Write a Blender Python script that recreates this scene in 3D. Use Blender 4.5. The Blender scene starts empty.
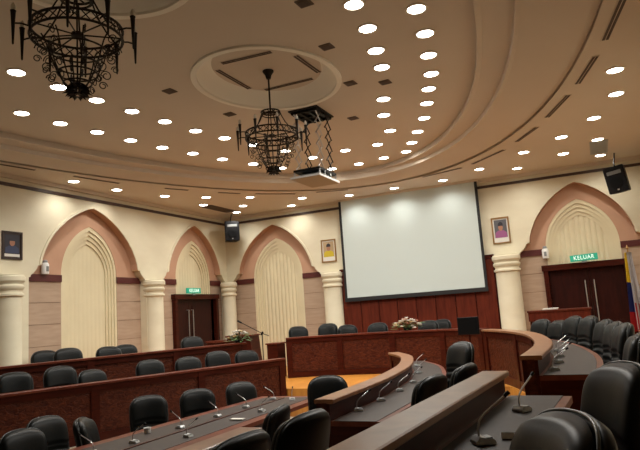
import bpy, bmesh, math, random
from mathutils import Vector, Matrix
from mathutils.geometry import tessellate_polygon
random.seed(7)
PI = math.pi
S = bpy.context.scene
COL = S.collection
CZ = 2.0                      # eye height above the floor of the well
D, L, R, B = 15.85, -10.46, 1.44, -3.5   # front wall, left wall, right wall, rear wall

# ------------------------------------------------------------------ materials
def mat(name, col, rough=.5, metal=0., emit=None, strength=0., spec=.5):
    m = bpy.data.materials.new(name); m.use_nodes = True
    b = m.node_tree.nodes['Principled BSDF']
    b.inputs['Base Color'].default_value = (*col, 1)
    b.inputs['Roughness'].default_value = rough
    b.inputs['Metallic'].default_value = metal
    b.inputs['Specular IOR Level'].default_value = spec
    if emit:
        b.inputs['Emission Color'].default_value = (*emit, 1)
        b.inputs['Emission Strength'].default_value = strength
    return m
def sp(m, v, r=None):
    b = m.node_tree.nodes['Principled BSDF']; b.inputs['Specular IOR Level'].default_value = v
    if r: b.inputs['Roughness'].default_value = r
def vary(m, col_b, scale=(1, 1, 1), nscale=6., detail=4., lo=.35, hi=.65, bump=0., bdist=.01, kind='noise', dist=0.):
    nt = m.node_tree; N = nt.nodes; b = N['Principled BSDF']
    ca = tuple(b.inputs['Base Color'].default_value)
    tc = N.new('ShaderNodeTexCoord'); mp = N.new('ShaderNodeMapping')
    mp.inputs['Scale'].default_value = scale
    nt.links.new(tc.outputs['Object'], mp.inputs['Vector'])
    if kind == 'voronoi':
        t = N.new('ShaderNodeTexVoronoi'); t.inputs['Scale'].default_value = nscale
        out = t.outputs['Distance']
    else:
        t = N.new('ShaderNodeTexNoise'); t.inputs['Scale'].default_value = nscale
        t.inputs['Detail'].default_value = detail; t.inputs['Distortion'].default_value = dist
        out = t.outputs['Fac']
    nt.links.new(mp.outputs['Vector'], t.inputs['Vector'])
    r = N.new('ShaderNodeValToRGB')
    r.color_ramp.elements[0].position = lo; r.color_ramp.elements[0].color = ca
    r.color_ramp.elements[1].position = hi; r.color_ramp.elements[1].color = (*col_b, 1)
    nt.links.new(out, r.inputs['Fac']); nt.links.new(r.outputs['Color'], b.inputs['Base Color'])
    if bump:
        bp = N.new('ShaderNodeBump'); bp.inputs['Strength'].default_value = bump; bp.inputs['Distance'].default_value = bdist
        nt.links.new(out, bp.inputs['Height']); nt.links.new(bp.outputs['Normal'], b.inputs['Normal'])
    return m
M = {}
M['cream'] = vary(mat('cream_plaster', (.72, .665, .50), .75), (.67, .61, .45), (1, 1, 2.2), 1.4)
M['niche'] = vary(mat('pale_niche_plaster', (.72, .64, .43), .75), (.68, .60, .40), (1, 1, 1), 2.)
M['pink'] = vary(mat('terracotta_plaster', (.53, .315, .205), .8), (.48, .28, .18), (1, 1, 1), 2.)
M['stone'] = vary(mat('tan_stone_block', (.45, .33, .235), .8), (.40, .285, .20), (1, 1, 7), 2.5)
M['groove'] = mat('stone_joint', (.24, .15, .09), .9)
M['band'] = mat('dark_red_band', (.085, .012, .010), .45)
M['cornice'] = mat('dark_cornice_strip', (.05, .022, .012), .5)
M['ceil'] = vary(mat('beige_ceiling', (.64, .56, .46), .85), (.62, .54, .44), (1, 1, 1), .7)
M['medal'] = mat('recess_bounce_beige', (.86, .82, .72), .85)  # paler than the ceiling: light bounced into the recess is put into the colour
M['slot'] = mat('slot_dark', (.06, .035, .02), .7)
M['wood'] = vary(mat('mahogany', (.058, .010, .005), .33), (.032, .006, .0035), (1, 1, 6), 3., 6., .35, .7, dist=.6)
M['panelwood'] = vary(mat('wall_panel_wood', (.125, .024, .012), .4), (.075, .014, .008), (5, 5, .6), 3., 6., .35, .7, dist=.6)
M['carved'] = vary(mat('carved_mahogany', (.035, .007, .004), .45), (.105, .025, .010), (1, 1, 1.7), 11., 3., .3, .75, .55, .03, dist=1.2)
M['ledge'] = vary(mat('polished_rail_wood', (.31, .15, .075), .28), (.23, .105, .05), (1, 1, 1), 5., 5., .35, .7, dist=.8)
M['darkledge'] = vary(mat('dark_rail_wood', (.13, .032, .018), .3), (.08, .018, .010), (1, 1, 1), 5., 5., .35, .7, dist=.8)
M['deskwood'] = vary(mat('desk_border_wood', (.17, .05, .03), .3), (.11, .03, .018), (1, 1, 1), 5., 5., .35, .7, dist=.8)
M['inlay'] = vary(mat('grey_brown_desk_leather', (.040, .028, .023), .38), (.032, .023, .019), (1, 1, 1), 20.)
M['door'] = vary(mat('dark_door_wood', (.034, .008, .006), .35), (.02, .006, .005), (6, 6, .7), 3., 5., .35, .7)
M['floor'] = vary(mat('orange_parquet', (.55, .235, .04), .35), (.44, .165, .025), (6, 1, 1), 3., 5., .35, .7)
M['bouncefloor'] = vary(mat('beige_bounce_floor', (.45, .39, .31), .95), (.40, .34, .27), (1, 1, 1), 30.)  # unseen floor colour, made up pale and neutral to bounce light upward
M['leather'] = vary(mat('black_leather', (.005, .006, .006), .42), (.007, .008, .008), (1, 1, 1), 60., 3., bump=.08, bdist=.002)
M['shell'] = mat('black_chair_shell', (.004, .004, .0045), .42)
M['piping_rim_glint'] = mat('grey_piping_rim_glint', (.055, .06, .06), .3)  # seam piping on a near chair; elsewhere its grey edge imitates rim highlights
M['plastic'] = mat('black_plastic', (.006, .006, .0065), .45)
M['grille'] = vary(mat('speaker_grille', (.005, .005, .006), .6), (.012, .012, .014), (1, 1, 1), 90., bump=.3, bdist=.003)
M['iron'] = mat('wrought_iron', (.020, .015, .011), .5, .6)
M['steel'] = mat('steel', (.55, .55, .56), .3, .9)
M['brass'] = mat('gilt_frame', (.33, .19, .07), .35, .6)
M['framedark'] = mat('dark_frame', (.03, .016, .012), .4)
M['screen'] = mat('screen_cloth', (.55, .62, .60), .9, spec=.1)
M['black'] = mat('black_cloth', (.008, .008, .009), .7)
M['white'] = mat('white_paint', (.8, .8, .78), .5)
M['grey'] = mat('grey_plastic', (.22, .23, .23), .4)
M['miclight'] = mat('silver_plastic', (.55, .57, .58), .3, .2)
M['sign'] = mat('green_sign_face', (.02, .30, .19), .5, emit=(.02, .42, .26), strength=.35)
M['signtext'] = mat('sign_letters', (.85, .95, .9), .5, emit=(.8, 1., .9), strength=.6)
M['lamp'] = mat('lamp_glass', (1, 1, 1), .5, emit=(1., .97, .90), strength=16.)
M['candle'] = mat('unlit_bulb', (.62, .58, .5), .3)
M['rim'] = mat('downlight_rim', (.75, .70, .6), .4)
M['ventgrey'] = mat('grey_vent', (.34, .36, .35), .6)
M['vent'] = mat('brown_vent', (.10, .065, .04), .7)
M['leaf'] = mat('leaf_green', (.045, .10, .022), .6)
M['petalw'] = mat('white_petal', (.75, .72, .66), .6)
M['petaly'] = mat('cream_petal', (.72, .58, .36), .6)
M['petalp'] = mat('pink_petal', (.62, .33, .25), .6)
M['skin'] = mat('print_skin', (.36, .17, .10), .6)
M['print_red'] = mat('print_red', (.32, .035, .05), .6)
M['print_dark'] = mat('print_dark', (.02, .02, .03), .6)
M['print_blue'] = mat('print_blue', (.03, .04, .09), .6)
M['print_yellow'] = mat('print_yellow', (.55, .42, .02), .6)
M['print_purple'] = mat('print_purple', (.30, .09, .22), .6)
M['print_grey'] = mat('print_grey', (.10, .10, .11), .6)
M['print_tan'] = mat('print_tan', (.42, .30, .17), .6)
M['flagyellow'] = mat('flag_yellow', (.70, .52, .04), .75)
M['flagblue'] = mat('flag_blue', (.02, .03, .16), .75)
M['flagred'] = mat('flag_red', (.40, .02, .03), .75)
M['flagpale'] = mat('flag_pale', (.52, .50, .52), .75)
M['flagviolet'] = mat('flag_violet', (.34, .30, .44), .75)
M['flaggreen'] = mat('flag_green', (.10, .13, .06), .75)
M['paper'] = mat('paper', (.7, .68, .62), .7)

for k in ('wood', 'panelwood', 'carved', 'door', 'deskwood', 'darkledge'): sp(M[k], .13)
for k in ('leather', 'shell', 'plastic', 'grille'): sp(M[k], .16)
sp(M['inlay'], .18, .5); sp(M['ledge'], .35)
# ------------------------------------------------------------------ helpers
def props(o, label=None, cat=None, group=None, kind=None):
    if label: o['label'] = label
    if cat: o['category'] = cat
    if group: o['group'] = group
    if kind: o['kind'] = kind
    return o
def obj(name, bm, m, parent=None, smooth=False, loc=None):
    me = bpy.data.meshes.new(name)
    bmesh.ops.recalc_face_normals(bm, faces=bm.faces)
    bm.to_mesh(me); bm.free()
    for x in (m if isinstance(m, (list, tuple)) else [m]): me.materials.append(x)
    if smooth:
        me.polygons.foreach_set('use_smooth', [True] * len(me.polygons))
        if smooth != 'all':
            try: me.set_sharp_from_angle(angle=math.radians(40))
            except Exception: pass
    o = bpy.data.objects.new(name, me); COL.objects.link(o)
    if parent: o.parent = parent
    if loc: o.location = loc
    return o
def empty(name, loc=(0, 0, 0), rz=0., label=None, cat=None, group=None, kind=None):
    o = bpy.data.objects.new(name, None); COL.objects.link(o)
    o.empty_display_size = .1
    o.location = loc; o.rotation_euler = (0, 0, rz)
    return props(o, label, cat, group, kind)
def box(bm, lo, hi, mi=0, bevel=0.):
    x0, y0, z0 = lo; x1, y1, z1 = hi
    r = bmesh.ops.create_cube(bm, size=1)
    vs = r['verts']
    for v in vs:
        v.co = Vector(((x0 + x1) / 2 + v.co.x * (x1 - x0), (y0 + y1) / 2 + v.co.y * (y1 - y0), (z0 + z1) / 2 + v.co.z * (z1 - z0)))
    fs = list({f for v in vs for f in v.link_faces})
    for f in fs: f.material_index = mi
    if bevel:
        es = list({e for v in vs for e in v.link_edges})
        bmesh.ops.bevel(bm, geom=es, offset=bevel, segments=2, profile=.6, affect='EDGES')
def BX(lo, hi, bevel=0.):
    bm = bmesh.new(); box(bm, lo, hi, 0, bevel); return bm
def tube(bm, pts, r, n=8, r1=None, closed=False, cap=True, mi=0):
    pts = [Vector(p) for p in pts]; k = len(pts); rings = []
    up = Vector((0, 0, 1))
    prev = None
    for i, p in enumerate(pts):
        if closed: t = pts[(i + 1) % k] - pts[i - 1]
        else: t = pts[min(i + 1, k - 1)] - pts[max(i - 1, 0)]
        t.normalize()
        if prev is None:
            a = t.cross(up)
            if a.length < 1e-3: a = t.cross(Vector((1, 0, 0)))
        else:
            a = prev - t * prev.dot(t)
        a.normalize(); prev = a
        b = t.cross(a)
        rr = r if r1 is None else r + (r1 - r) * i / max(1, k - 1)
        rings.append([bm.verts.new(p + (a * math.cos(2 * PI * j / n) + b * math.sin(2 * PI * j / n)) * rr) for j in range(n)])
    for i in range(k if closed else k - 1):
        A, C_ = rings[i], rings[(i + 1) % k]
        for j in range(n):
            f = bm.faces.new((A[j], A[(j + 1) % n], C_[(j + 1) % n], C_[j])); f.material_index = mi
    if cap and not closed:
        bm.faces.new(rings[0]).material_index = mi; bm.faces.new(rings[-1]).material_index = mi
def ringpts(r, z, n=32, cx=0., cy=0.):
    return [(cx + r * math.cos(2 * PI * i / n), cy + r * math.sin(2 * PI * i / n), z) for i in range(n)]
def lathe(bm, prof, n=24, c=(0, 0), a0=0., a1=2 * PI, mi=0):
    full = abs(a1 - a0 - 2 * PI) < 1e-6
    m = n if full else n + 1
    rings = []
    for r, z in prof:
        if r < 1e-6: rings.append([bm.verts.new((c[0], c[1], z))])
        else: rings.append([bm.verts.new((c[0] + r * math.cos(a0 + (a1 - a0) * i / n), c[1] + r * math.sin(a0 + (a1 - a0) * i / n), z)) for i in range(m)])
    for A, C_ in zip(rings, rings[1:]):
        for i in range(n):
            j = (i + 1) % m
            if len(A) == 1 and len(C_) == 1: continue
            if len(A) == 1: f = bm.faces.new((A[0], C_[j], C_[i]))
            elif len(C_) == 1: f = bm.faces.new((A[i], A[j], C_[0]))
            else: f = bm.faces.new((A[i], A[j], C_[j], C_[i]))
            f.material_index = mi
def poly3(bm, loops, d, mp, mi=0):
    """solid from 2D outline loops[0] with holes; mp(s, z, depth) -> 3D, thickness d"""
    tris = tessellate_polygon([[Vector((a, b, 0)) for a, b in lp] for lp in loops])
    flat = [p for lp in loops for p in lp]
    f0 = [bm.verts.new(mp(a, b, 0)) for a, b in flat]; f1 = [bm.verts.new(mp(a, b, d)) for a, b in flat]
    for t in tris:
        for V in (f0, f1):
            try: bm.faces.new([V[i] for i in t]).material_index = mi
            except ValueError: pass
    k = 0
    for lp in loops:
        n = len(lp)
        for i in range(n):
            a, b = k + i, k + (i + 1) % n
            bm.faces.new((f0[a], f0[b], f1[b], f1[a])).material_index = mi
        k += n
def slab(name, pts, z0, z1, m, parent=None):
    bm = bmesh.new(); poly3(bm, [pts], z1 - z0, lambda a, b, d: Vector((a, b, z0 + d))); return obj(name, bm, m, parent)
def smoothpath(pts, k=4):
    """Catmull-Rom through 2D points"""
    out = []
    n = len(pts)
    for i in range(n - 1):
        p0 = Vector(pts[max(i - 1, 0)]); p1 = Vector(pts[i]); p2 = Vector(pts[i + 1]); p3 = Vector(pts[min(i + 2, n - 1)])
        for j in range(k):
            t = j / k
            out.append(.5 * ((2 * p1) + (p2 - p0) * t + (2 * p0 - 5 * p1 + 4 * p2 - p3) * t * t + (3 * p1 - p0 - 3 * p2 + p3) * t ** 3))
    out.append(Vector(pts[-1]))
    return [(p.x, p.y) for p in out]
def normals(path):
    P = [Vector((a, b)) for a, b in path]; N = []
    for i in range(len(P)):
        d = (P[min(i + 1, len(P) - 1)] - P[max(i - 1, 0)]).normalized()
        N.append(Vector((d.y, -d.x)))
    return P, N
def sweep(bm, path, prof, mi=0, i0=0, i1=None):
    P, N = normals(path); i1 = len(P) if i1 is None else i1
    rings = [[bm.verts.new((P[i].x + N[i].x * o, P[i].y + N[i].y * o, z)) for o, z in prof] for i in range(i0, i1)]
    n = len(prof)
    for A, C_ in zip(rings, rings[1:]):
        for j in range(n):
            bm.faces.new((A[j], A[(j + 1) % n], C_[(j + 1) % n], C_[j])).material_index = mi
    bm.faces.new(rings[0]).material_index = mi; bm.faces.new(rings[-1]).material_index = mi
def rect(o0, o1, z0, z1): return [(o0, z0), (o1, z0), (o1, z1), (o0, z1)]
def copy_tree(o, parent=None):
    c = o.copy(); COL.objects.link(c)
    if parent: c.parent = parent
    for ch in [x for x in o.children]: copy_tree(ch, c)
    return c
ORD = ['first', 'second', 'third', 'fourth', 'fifth', 'sixth', 'seventh', 'eighth', 'ninth', 'tenth', 'eleventh', 'twelfth', 'thirteenth', 'fourteenth', 'fifteenth', 'sixteenth', 'seventeenth', 'eighteenth', 'nineteenth', 'twentieth']

# ------------------------------------------------------------------ floor and tiers
HR1, HR2, HD = .55, .25, .68        # upper tier, middle tier, dais platform
o = slab('floor', [(L - .4, B - .2), (R + .2, B - .2), (R + .2, D + .4), (L - .4, D + .4)], -.2, 0, M['bouncefloor']); props(o, 'floor of the central well', kind='structure')
R1F = smoothpath([(-.74, 5.85), (-.74, 7.2), (-.85, 8.3), (-1.08, 9.55), (-1.37, 10.5), (-1.75, 11.35), (-2.16, 12.0)], 4)
R1N = [(-1.13, 0.), (-1.03, 1.6), (-.95, 3.2), (-.87, 4.66)]
R2F = smoothpath([(-2.6, 5.33), (-2.6, 6.7), (-2.66, 7.6), (-2.78, 8.5), (-3.0, 9.4), (-3.28, 10.2), (-3.75, 11.0)], 4)
R2N = [(-2.66, .6), (-2.62, 2.4), (-2.59, 4.0)]
A0, A1 = (-9.92, 5.16), (-7.29, 11.72)
B0, B1 = (-8.93, 3.75), (-5.98, 11.05)
APATH = [A1, ((A0[0] + A1[0]) / 2, (A0[1] + A1[1]) / 2), A0]
BPATH = [B1, ((B0[0] + B1[0]) / 2, (B0[1] + B1[1]) / 2), B0]
DAIS = smoothpath([(-2.24, 12.32), (-2.9, 12.95), (-3.9, 13.35), (-4.6, 13.42), (-5.6, 13.35), (-6.3, 13.2), (-6.95, 12.92)], 4)
ip = [(x - .0, y) for x, y in R1F if y < 11.0]
up = [(-1.2, B), (-1.13, 0.)] + R1N[1:] + ip + [(-1.6, 11.0), (-6.0, 11.1), (A1[0] - .02, A1[1])] + [(A0[0], A0[1]), (L - .3, 4.0), (L - .3, D + .3), (R + .1, D + .3), (R + .1, B)]
o = slab('floor', up, 0.0, HR1, M['floor']); props(o, 'upper tier of the floor around the outer benches', kind='structure')
md = [(-2.7, B), (-2.66, .6)] + R2N[1:] + [p for p in R2F] + [(-3.75, 11.3), (-1.0, 11.3), (-.7, 7.), (-.7, 5.), (-1.0, B)]
o = slab('floor', md, 0.0, HR2, M['bouncefloor']); props(o, 'middle tier of the floor under the inner right bench', kind='structure')
ml = [B0, B1, (-6.2, 11.4), (-7.4, 11.9), (-10.1, 5.0), (L - .3, 3.6)]
o = slab('floor', ml, 0.0, HR2, M['bouncefloor']); props(o, 'middle tier of the floor behind the inner left bench', kind='structure')
dp = [(x, y + .06) for x, y in DAIS] + [(-7.2, D + .2), (-2.0, D + .2), (-2.0, 12.6)]
o = slab('floor', dp, HR1 - .02, HD, M['floor']); props(o, 'raised dais platform in front of the screen wall', kind='structure')

# ------------------------------------------------------------------ walls with pointed arches
Zs, Zt = .0, 3.25 + CZ          # wall bottom / top
SPR, APX = 1.42 + CZ, 2.80 + CZ  # springing and apex of the arches
def arch_arc(c, w, z0, z1, n=14):
    """pointed arch from (c+w,z0) over the apex (c,z1) to (c-w,z0)"""
    h = z1 - z0; r = (w * w + h * h) / (2 * w); cx = w - r
    a1 = math.atan2(h, -cx)
    right = [(c + cx + r * math.cos(a1 * i / n), z0 + r * math.sin(a1 * i / n)) for i in range(n + 1)]
    left = [(2 * c - s, z) for s, z in reversed(right[:-1])]
    return right + left
PROF = [(1, 0), (.985, .10), (.94, .22), (.86, .37), (.775, .49), (.67, .605), (.54, .72), (.40, .82), (.25, .905), (.12, .962), (0, 1)]
def bay_arc(c, w, z0, z1):
    r = [(c + w * a, z0 + (z1 - z0) * b) for a, b in PROF]
    return r + [(2 * c - a, b) for a, b in reversed(r[:-1])]
def opening(c, w, W):
    """outline of an arched bay: floor, pilaster sides, stepped bracket, pointed arch"""
    br = [(c + W, Zs), (c + W, 1.15 + CZ), (c + w + .27, 1.16 + CZ), (c + w + .26, 1.20 + CZ), (c + w + .20, 1.24 + CZ), (c + w + .14, 1.30 + CZ), (c + w + .10, 1.36 + CZ), (c + w + .09, 1.40 + CZ), (c + w + .02, 1.405 + CZ)]
    lf = [(2 * c - s, z) for s, z in reversed(br)]
    return br + bay_arc(c, w, SPR, APX) + lf
LEFTMP = lambda s, z, d: Vector((L - d, s, z))
FRONTMP = lambda s, z, d: Vector((s, D + d, z))
RD = .20                         # depth of the recessed bays
def wall_with_bays(name, s0, s1, bays, mp):
    out = [(s0, Zs)]
    for c, w, W in sorted(bays): 
        op = list(reversed(opening(c, w, W)))
        out += op
    out += [(s1, Zs), (s1, Zt), (s0, Zt)]
    bm = bmesh.new(); poly3(bm, [out], RD, mp)
    bm.normal_update(); wn = (mp(0, 0, 1) - mp(0, 0, 0)).normalized()
    for f in bm.faces:                                  # the soffit of each arch is painted like its back
        z = f.calc_center_median().z
        if abs(f.normal.dot(wn)) < .5 and 1.42 + CZ < z < APX + .02: f.material_index = 1
    o = props(obj(name, bm, [M['cream'], M['pink']]), kind='structure')
    for c, w, W in bays:
        bm = bmesh.new(); a, b = bay_arc(c, w + .06, SPR, APX + .07), bay_arc(c, w + .002, SPR, APX + .004)
        for i in range(len(a) - 1):
            V = [[mp(s, z, d) for s, z in (a[i], a[i + 1], b[i + 1], b[i])] for d in (-.018, 0)]
            f0 = [bm.verts.new(p) for p in V[0]]; f1 = [bm.verts.new(p) for p in V[1]]
            bm.faces.new(f0)
            for k in range(4): bm.faces.new((f0[k], f0[(k + 1) % 4], f1[(k + 1) % 4], f1[k]))
        obj('arch_moulding', bm, M['cream'], o)
    return o
def bay(wall, c, w, W, nw, mp, s_lo, s_hi, door=None):
    """recessed back of an arched bay: terracotta above, dark band, stone blocks below, ribbed niche"""
    nb = 1.24 + CZ; cc = c; c = c + NOFF[c]
    niche = arch_arc(c, nw, nb, 2.40 + CZ, 12)
    lo, hi = max(cc - W - .05, s_lo), min(cc + W + .05, s_hi)
    m2 = lambda s, z, d: mp(s, z, RD + d)
    bm = bmesh.new()
    poly3(bm, [[(lo, nb)] + [(c - nw, nb)] + list(reversed(niche))[1:-1] + [(c + nw, nb), (hi, nb), (hi, Zt), (lo, Zt)]], .12, m2)
    obj('recess_panel', bm, M['pink'], wall)
    for a, b in ((lo, c - nw), (c + nw, hi)):
        bm = bmesh.new()
        poly3(bm, [[(a, 1.09 + CZ), (b, 1.09 + CZ), (b, nb), (a, nb)]], .15, lambda s, z, d: mp(s, z, RD - .03 + d))
        obj('band', bm, M['band'], wall)
        bm = bmesh.new(); z = 1.09 + CZ
        while z > .3:
            z0 = z - .455
            poly3(bm, [[(a, z0 + .012), (b, z0 + .012), (b, z - .0), (a, z - .0)]], .12, m2, 0)
            poly3(bm, [[(a, z0), (b, z0), (b, z0 + .012), (a, z0 + .012)]], .1, lambda s, zz, d: mp(s, zz, RD + .012 + d), 1)
            z = z0
        obj('stone_panel', bm, [M['stone'], M['groove']], wall)
    # stepped nested arches, each one deeper
    bm = bmesh.new()
    prev = niche
    for k in range(4):
        a = arch_arc(c, nw - .065 * k, nb, 2.40 + CZ - .10 * k, 12); b = arch_arc(c, nw - .065 * (k + 1), nb, 2.40 + CZ - .10 * (k + 1), 12)
        oa = [(c + nw - .065 * k, .3)] + a + [(c - nw + .065 * k, .3)]
        ob = [(c + nw - .065 * (k + 1), .3)] + b + [(c - nw + .065 * (k + 1), .3)]
        dep = .012 + .03 * k
        for i in range(len(oa) - 1):
            q = [oa[i], oa[i + 1], ob[i + 1], ob[i]]
            vs = [bm.verts.new(mp(s, z, RD + dep)) for s, z in q]; bm.faces.new(vs)
            vs = [bm.verts.new(mp(s, z, RD + dd)) for (s, z), dd in ((ob[i], dep), (ob[i + 1], dep), (ob[i + 1], dep + .03), (ob[i], dep + .03))]; bm.faces.new(vs)
    obj('niche_moulding', bm, M['niche'], wall)
    bm = bmesh.new()
    x0, x1 = c - nw - .02, c + nw + .02; n = 14 * 8
    rows = []
    for i in range(n + 1):
        s = x0 + (x1 - x0) * i / n
        dd = .135 - (.022 if mp is FRONTMP else .005) * abs(math.sin(PI * 14 * i / n))
        rows.append((bm.verts.new(mp(s, .3, RD + dd)), bm.verts.new(mp(s, 2.4 + CZ, RD + dd))))
    for p, q in zip(rows, rows[1:]): bm.faces.new((p[0], q[0], q[1], p[1]))
    obj('ribbed_panel', bm, M['niche'], wall)
LB = [(6.1, 1.43, 1.76), (10.37, 1.44, 1.75), (14.25, 1.22, 1.52)]
NOFF = {6.1: 0, 10.37: .08, 14.25: .13, -8.77: 0., -.24: .0}
FB = [(-8.77, 1.24, 1.58), (-.24, 1.19, 1.57)]
wl = wall_with_bays('wall_left', B, D, LB, LEFTMP); wl['label'] = 'cream left wall with pointed arch bays'
wf = wall_with_bays('wall_front', L, R, FB, FRONTMP); wf['label'] = 'cream front wall with the projection screen'
bay(wl, *LB[0], .83, LEFTMP, B, D); bay(wl, *LB[1], .84, LEFTMP, B, D); bay(wl, LB[2][0], LB[2][1], LB[2][2], .82, LEFTMP, B, D + .2)
bay(wf, *FB[0], .84, FRONTMP, L - .2, R); bay(wf, *FB[1], .84, FRONTMP, L, R + .2)
bm = bmesh.new(); box(bm, (L - .7, B, -.1), (L - .35, D + .7, Zt)); obj('backing', bm, M['cream'], wl)
bm = bmesh.new(); box(bm, (L - .7, D + .35, -.1), (R + .3, D + .7, Zt)); obj('backing', bm, M['cream'], wf)
props(obj('wall_right', BX((R, B, 0), (R + .25, D + .35, Zt)), M['cream']), 'cream right wall', kind='structure')
props(obj('wall_rear', BX((L - .3, B - .25, 0), (R + .25, B, Zt)), M['cream']), 'cream rear wall', kind='structure')
# dark strip under the ceiling and the crown moulding above it
def strip(name, z0, z1, d, m, k):
    bm = bmesh.new()
    box(bm, (L, B, z0), (L + d, D, z1)); box(bm, (L, D - d, z0), (R, D, z1)); box(bm, (R - d, B, z0), (R, D, z1))
    props(obj(name, bm, m), k, kind='structure')
strip('trim_1', 2.965 + CZ, 3.03 + CZ, .03, M['cornice'], 'thin dark cornice strip round the top of the walls')
strip('trim_2', 3.12 + CZ, 3.2 + CZ, .07, M['ceil'], 'plain crown moulding where walls meet the ceiling')
# pilasters
def pillar(x, y, label, r=.28):
    z = CZ
    bm = bmesh.new()
    lathe(bm, [(r + .06, HR1), (r + .06, HR1 + .2), (r + .02, HR1 + .24), (r, HR1 + .28), (r - .01, .74 + z), (r + .03, .76 + z), (r + .03, .80 + z), (r - .005, .82 + z), (r - .005, .86 + z),
               (r + .015, .88 + z), (r + .035, .91 + z), (r + .035, .95 + z), (r + .005, .98 + z), (r + .015, 1.01 + z), (r + .05, 1.05 + z), (r + .05, 1.13 + z), (r + .03, 1.15 + z), (r + .03, 1.17 + z), (0, 1.17 + z)], 28, (x, y))
    props(obj('pillar', bm, M['cream'], smooth=True), label, 'pillar', kind='structure')
pillar(L + .02, 8.14, 'round cream pillar below the dark framed portrait on the left wall', .25)
pillar(L + .02, 12.37, 'round cream pillar between the large left arch and the left door', .25)
pillar(L + .11, D - .11, 'round cream pillar in the corner under the hanging loudspeaker', .21)
pillar(-6.87, D - .02, 'round cream pillar left of the projection screen')
pillar(-2.04, D - .02, 'round cream pillar right of the projection screen', .30)
# dark wooden wainscot behind the screen
w = empty('wall_panelling', (0, 0, 0), label='dark red wood panelling on the wall behind the dais', cat='wall panelling')
xs = [-6.58 + i * (4.22 / 8) for i in range(9)]
for i in range(8):
    obj('panel', BX((xs[i] + .012, D - .07, HD), (xs[i + 1] - .012, D, 1.12 + CZ), .008), M['panelwood'], w)
obj('backing_board', BX((-6.6, D - .045, HD), (-2.34, D, 1.14 + CZ)), M['wood'], w)
obj('cap_rail', BX((-6.62, D - .10, 1.13 + CZ), (-2.33, D, 1.22 + CZ), .01), M['wood'], w)

# ------------------------------------------------------------------ ceiling
ZP, ZM = 3.2 + CZ, 3.55 + CZ
def ell(cx, cy, a, b, n=96): return [(cx + a * math.cos(2 * PI * i / n), cy + b * math.sin(2 * PI * i / n)) for i in range(n)]
E0 = (-4.70, 4.5, 5.30, 10.05); E0b = (-4.72, 4.5, 5.22, 9.95)
E1 = (-4.92, 4.5, 4.66, 9.46); E2 = (-5.02, 4.5, 4.26, 9.42)
MEDS = [(-4.15, 7.65, 1.05, 1.26), (-4.1, 3.90, 1.05, 1.26)]
ce = empty('ceiling', kind='structure', label='beige stepped ceiling with an oval centre')
bm = bmesh.new()
poly3(bm, [[(L - .3, B - .3), (R + .3, B - .3), (R + .3, D + .3), (L - .3, D + .3)], [(min(max(x, L - .2), R + .2), max(y, B - .2)) for x, y in ell(*E0)]], .05, lambda a, b, d: Vector((a, b, ZP + d)))
obj('outer_soffit', bm, M['ceil'], ce)
def cl(p): return (p[0], max(p[1], B - .2))
def loft(bm, rows, n=96):
    vs = [[bm.verts.new((*cl(p), z)) for p in ell(*e, n)] for e, z in rows]
    for A, C_ in zip(vs, vs[1:]):
        for i in range(n): bm.faces.new((A[i], A[(i + 1) % n], C_[(i + 1) % n], C_[i]))
bm = bmesh.new()
loft(bm, [(E0, ZP), (E0, ZP + .05), (E0b, ZP + .05), (E0b, ZP + .02), (E1, 3.34 + CZ)]); obj('cove', bm, M['ceil'], ce, True)
bm = bmesh.new()
E1b = (E1[0], E1[1], E1[2] + .0, E1[3] + .0); E1c = (-4.93, 4.5, E1[2] - .05, E1[3] - .05)
loft(bm, [(E1, 3.34 + CZ), (E1, 3.315 + CZ), (E1c, 3.315 + CZ), (E1c, 3.40 + CZ), (E2, 3.45 + CZ), (E2, ZM)]); obj('inner_step', bm, M['ceil'], ce, True)
bm = bmesh.new()
loft(bm, [((E2[0], E2[1], E2[2] + .05, E2[3] + .05), 3.44 + CZ), ((E2[0], E2[1], E2[2] - .03, E2[3] - .03), 3.43 + CZ), ((E2[0], E2[1], E2[2] - .03, E2[3] - .03), 3.47 + CZ), (E2, 3.48 + CZ)]); obj('step_bead', bm, M['ceil'], ce, True)
bm = bmesh.new()
poly3(bm, [[cl(p) for p in ell(*E2)]] + [ell(*m, 64) for m in MEDS], .05, lambda a, b, d: Vector((a, b, ZM + d)))
obj('centre_panel', bm, M['ceil'], ce)
for mx, my, ma, mb in MEDS:
    bm = bmesh.new()
    loft(bm, [((mx, my, ma + .03, mb + .03), ZM), ((mx, my, ma + .03, mb + .03), ZM - .03), ((mx, my, ma - .05, mb - .05), ZM - .03), ((mx, my, ma - .06, mb - .06), ZM), ((mx, my, ma - .10, mb - .10), ZM + .02), ((mx, my, ma - .17, mb - .19), ZM + .14), ((mx, my, ma - .26, mb - .30), ZM + .2)], 64)
    obj('medallion_moulding', bm, M['medal'], ce, True)
    bm = bmesh.new(); vs = [bm.verts.new((a, b, ZM + .2)) for a, b in ell(mx, my, ma - .24, mb - .28, 64)]; bm.faces.new(vs)
    obj('medallion_top', bm, M['ceil'], ce)
obj('roof_slab', BX((L - .4, B - .3, ZM + .3), (R + .3, D + .5, ZM + .4)), M['ceil'], ce)

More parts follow.
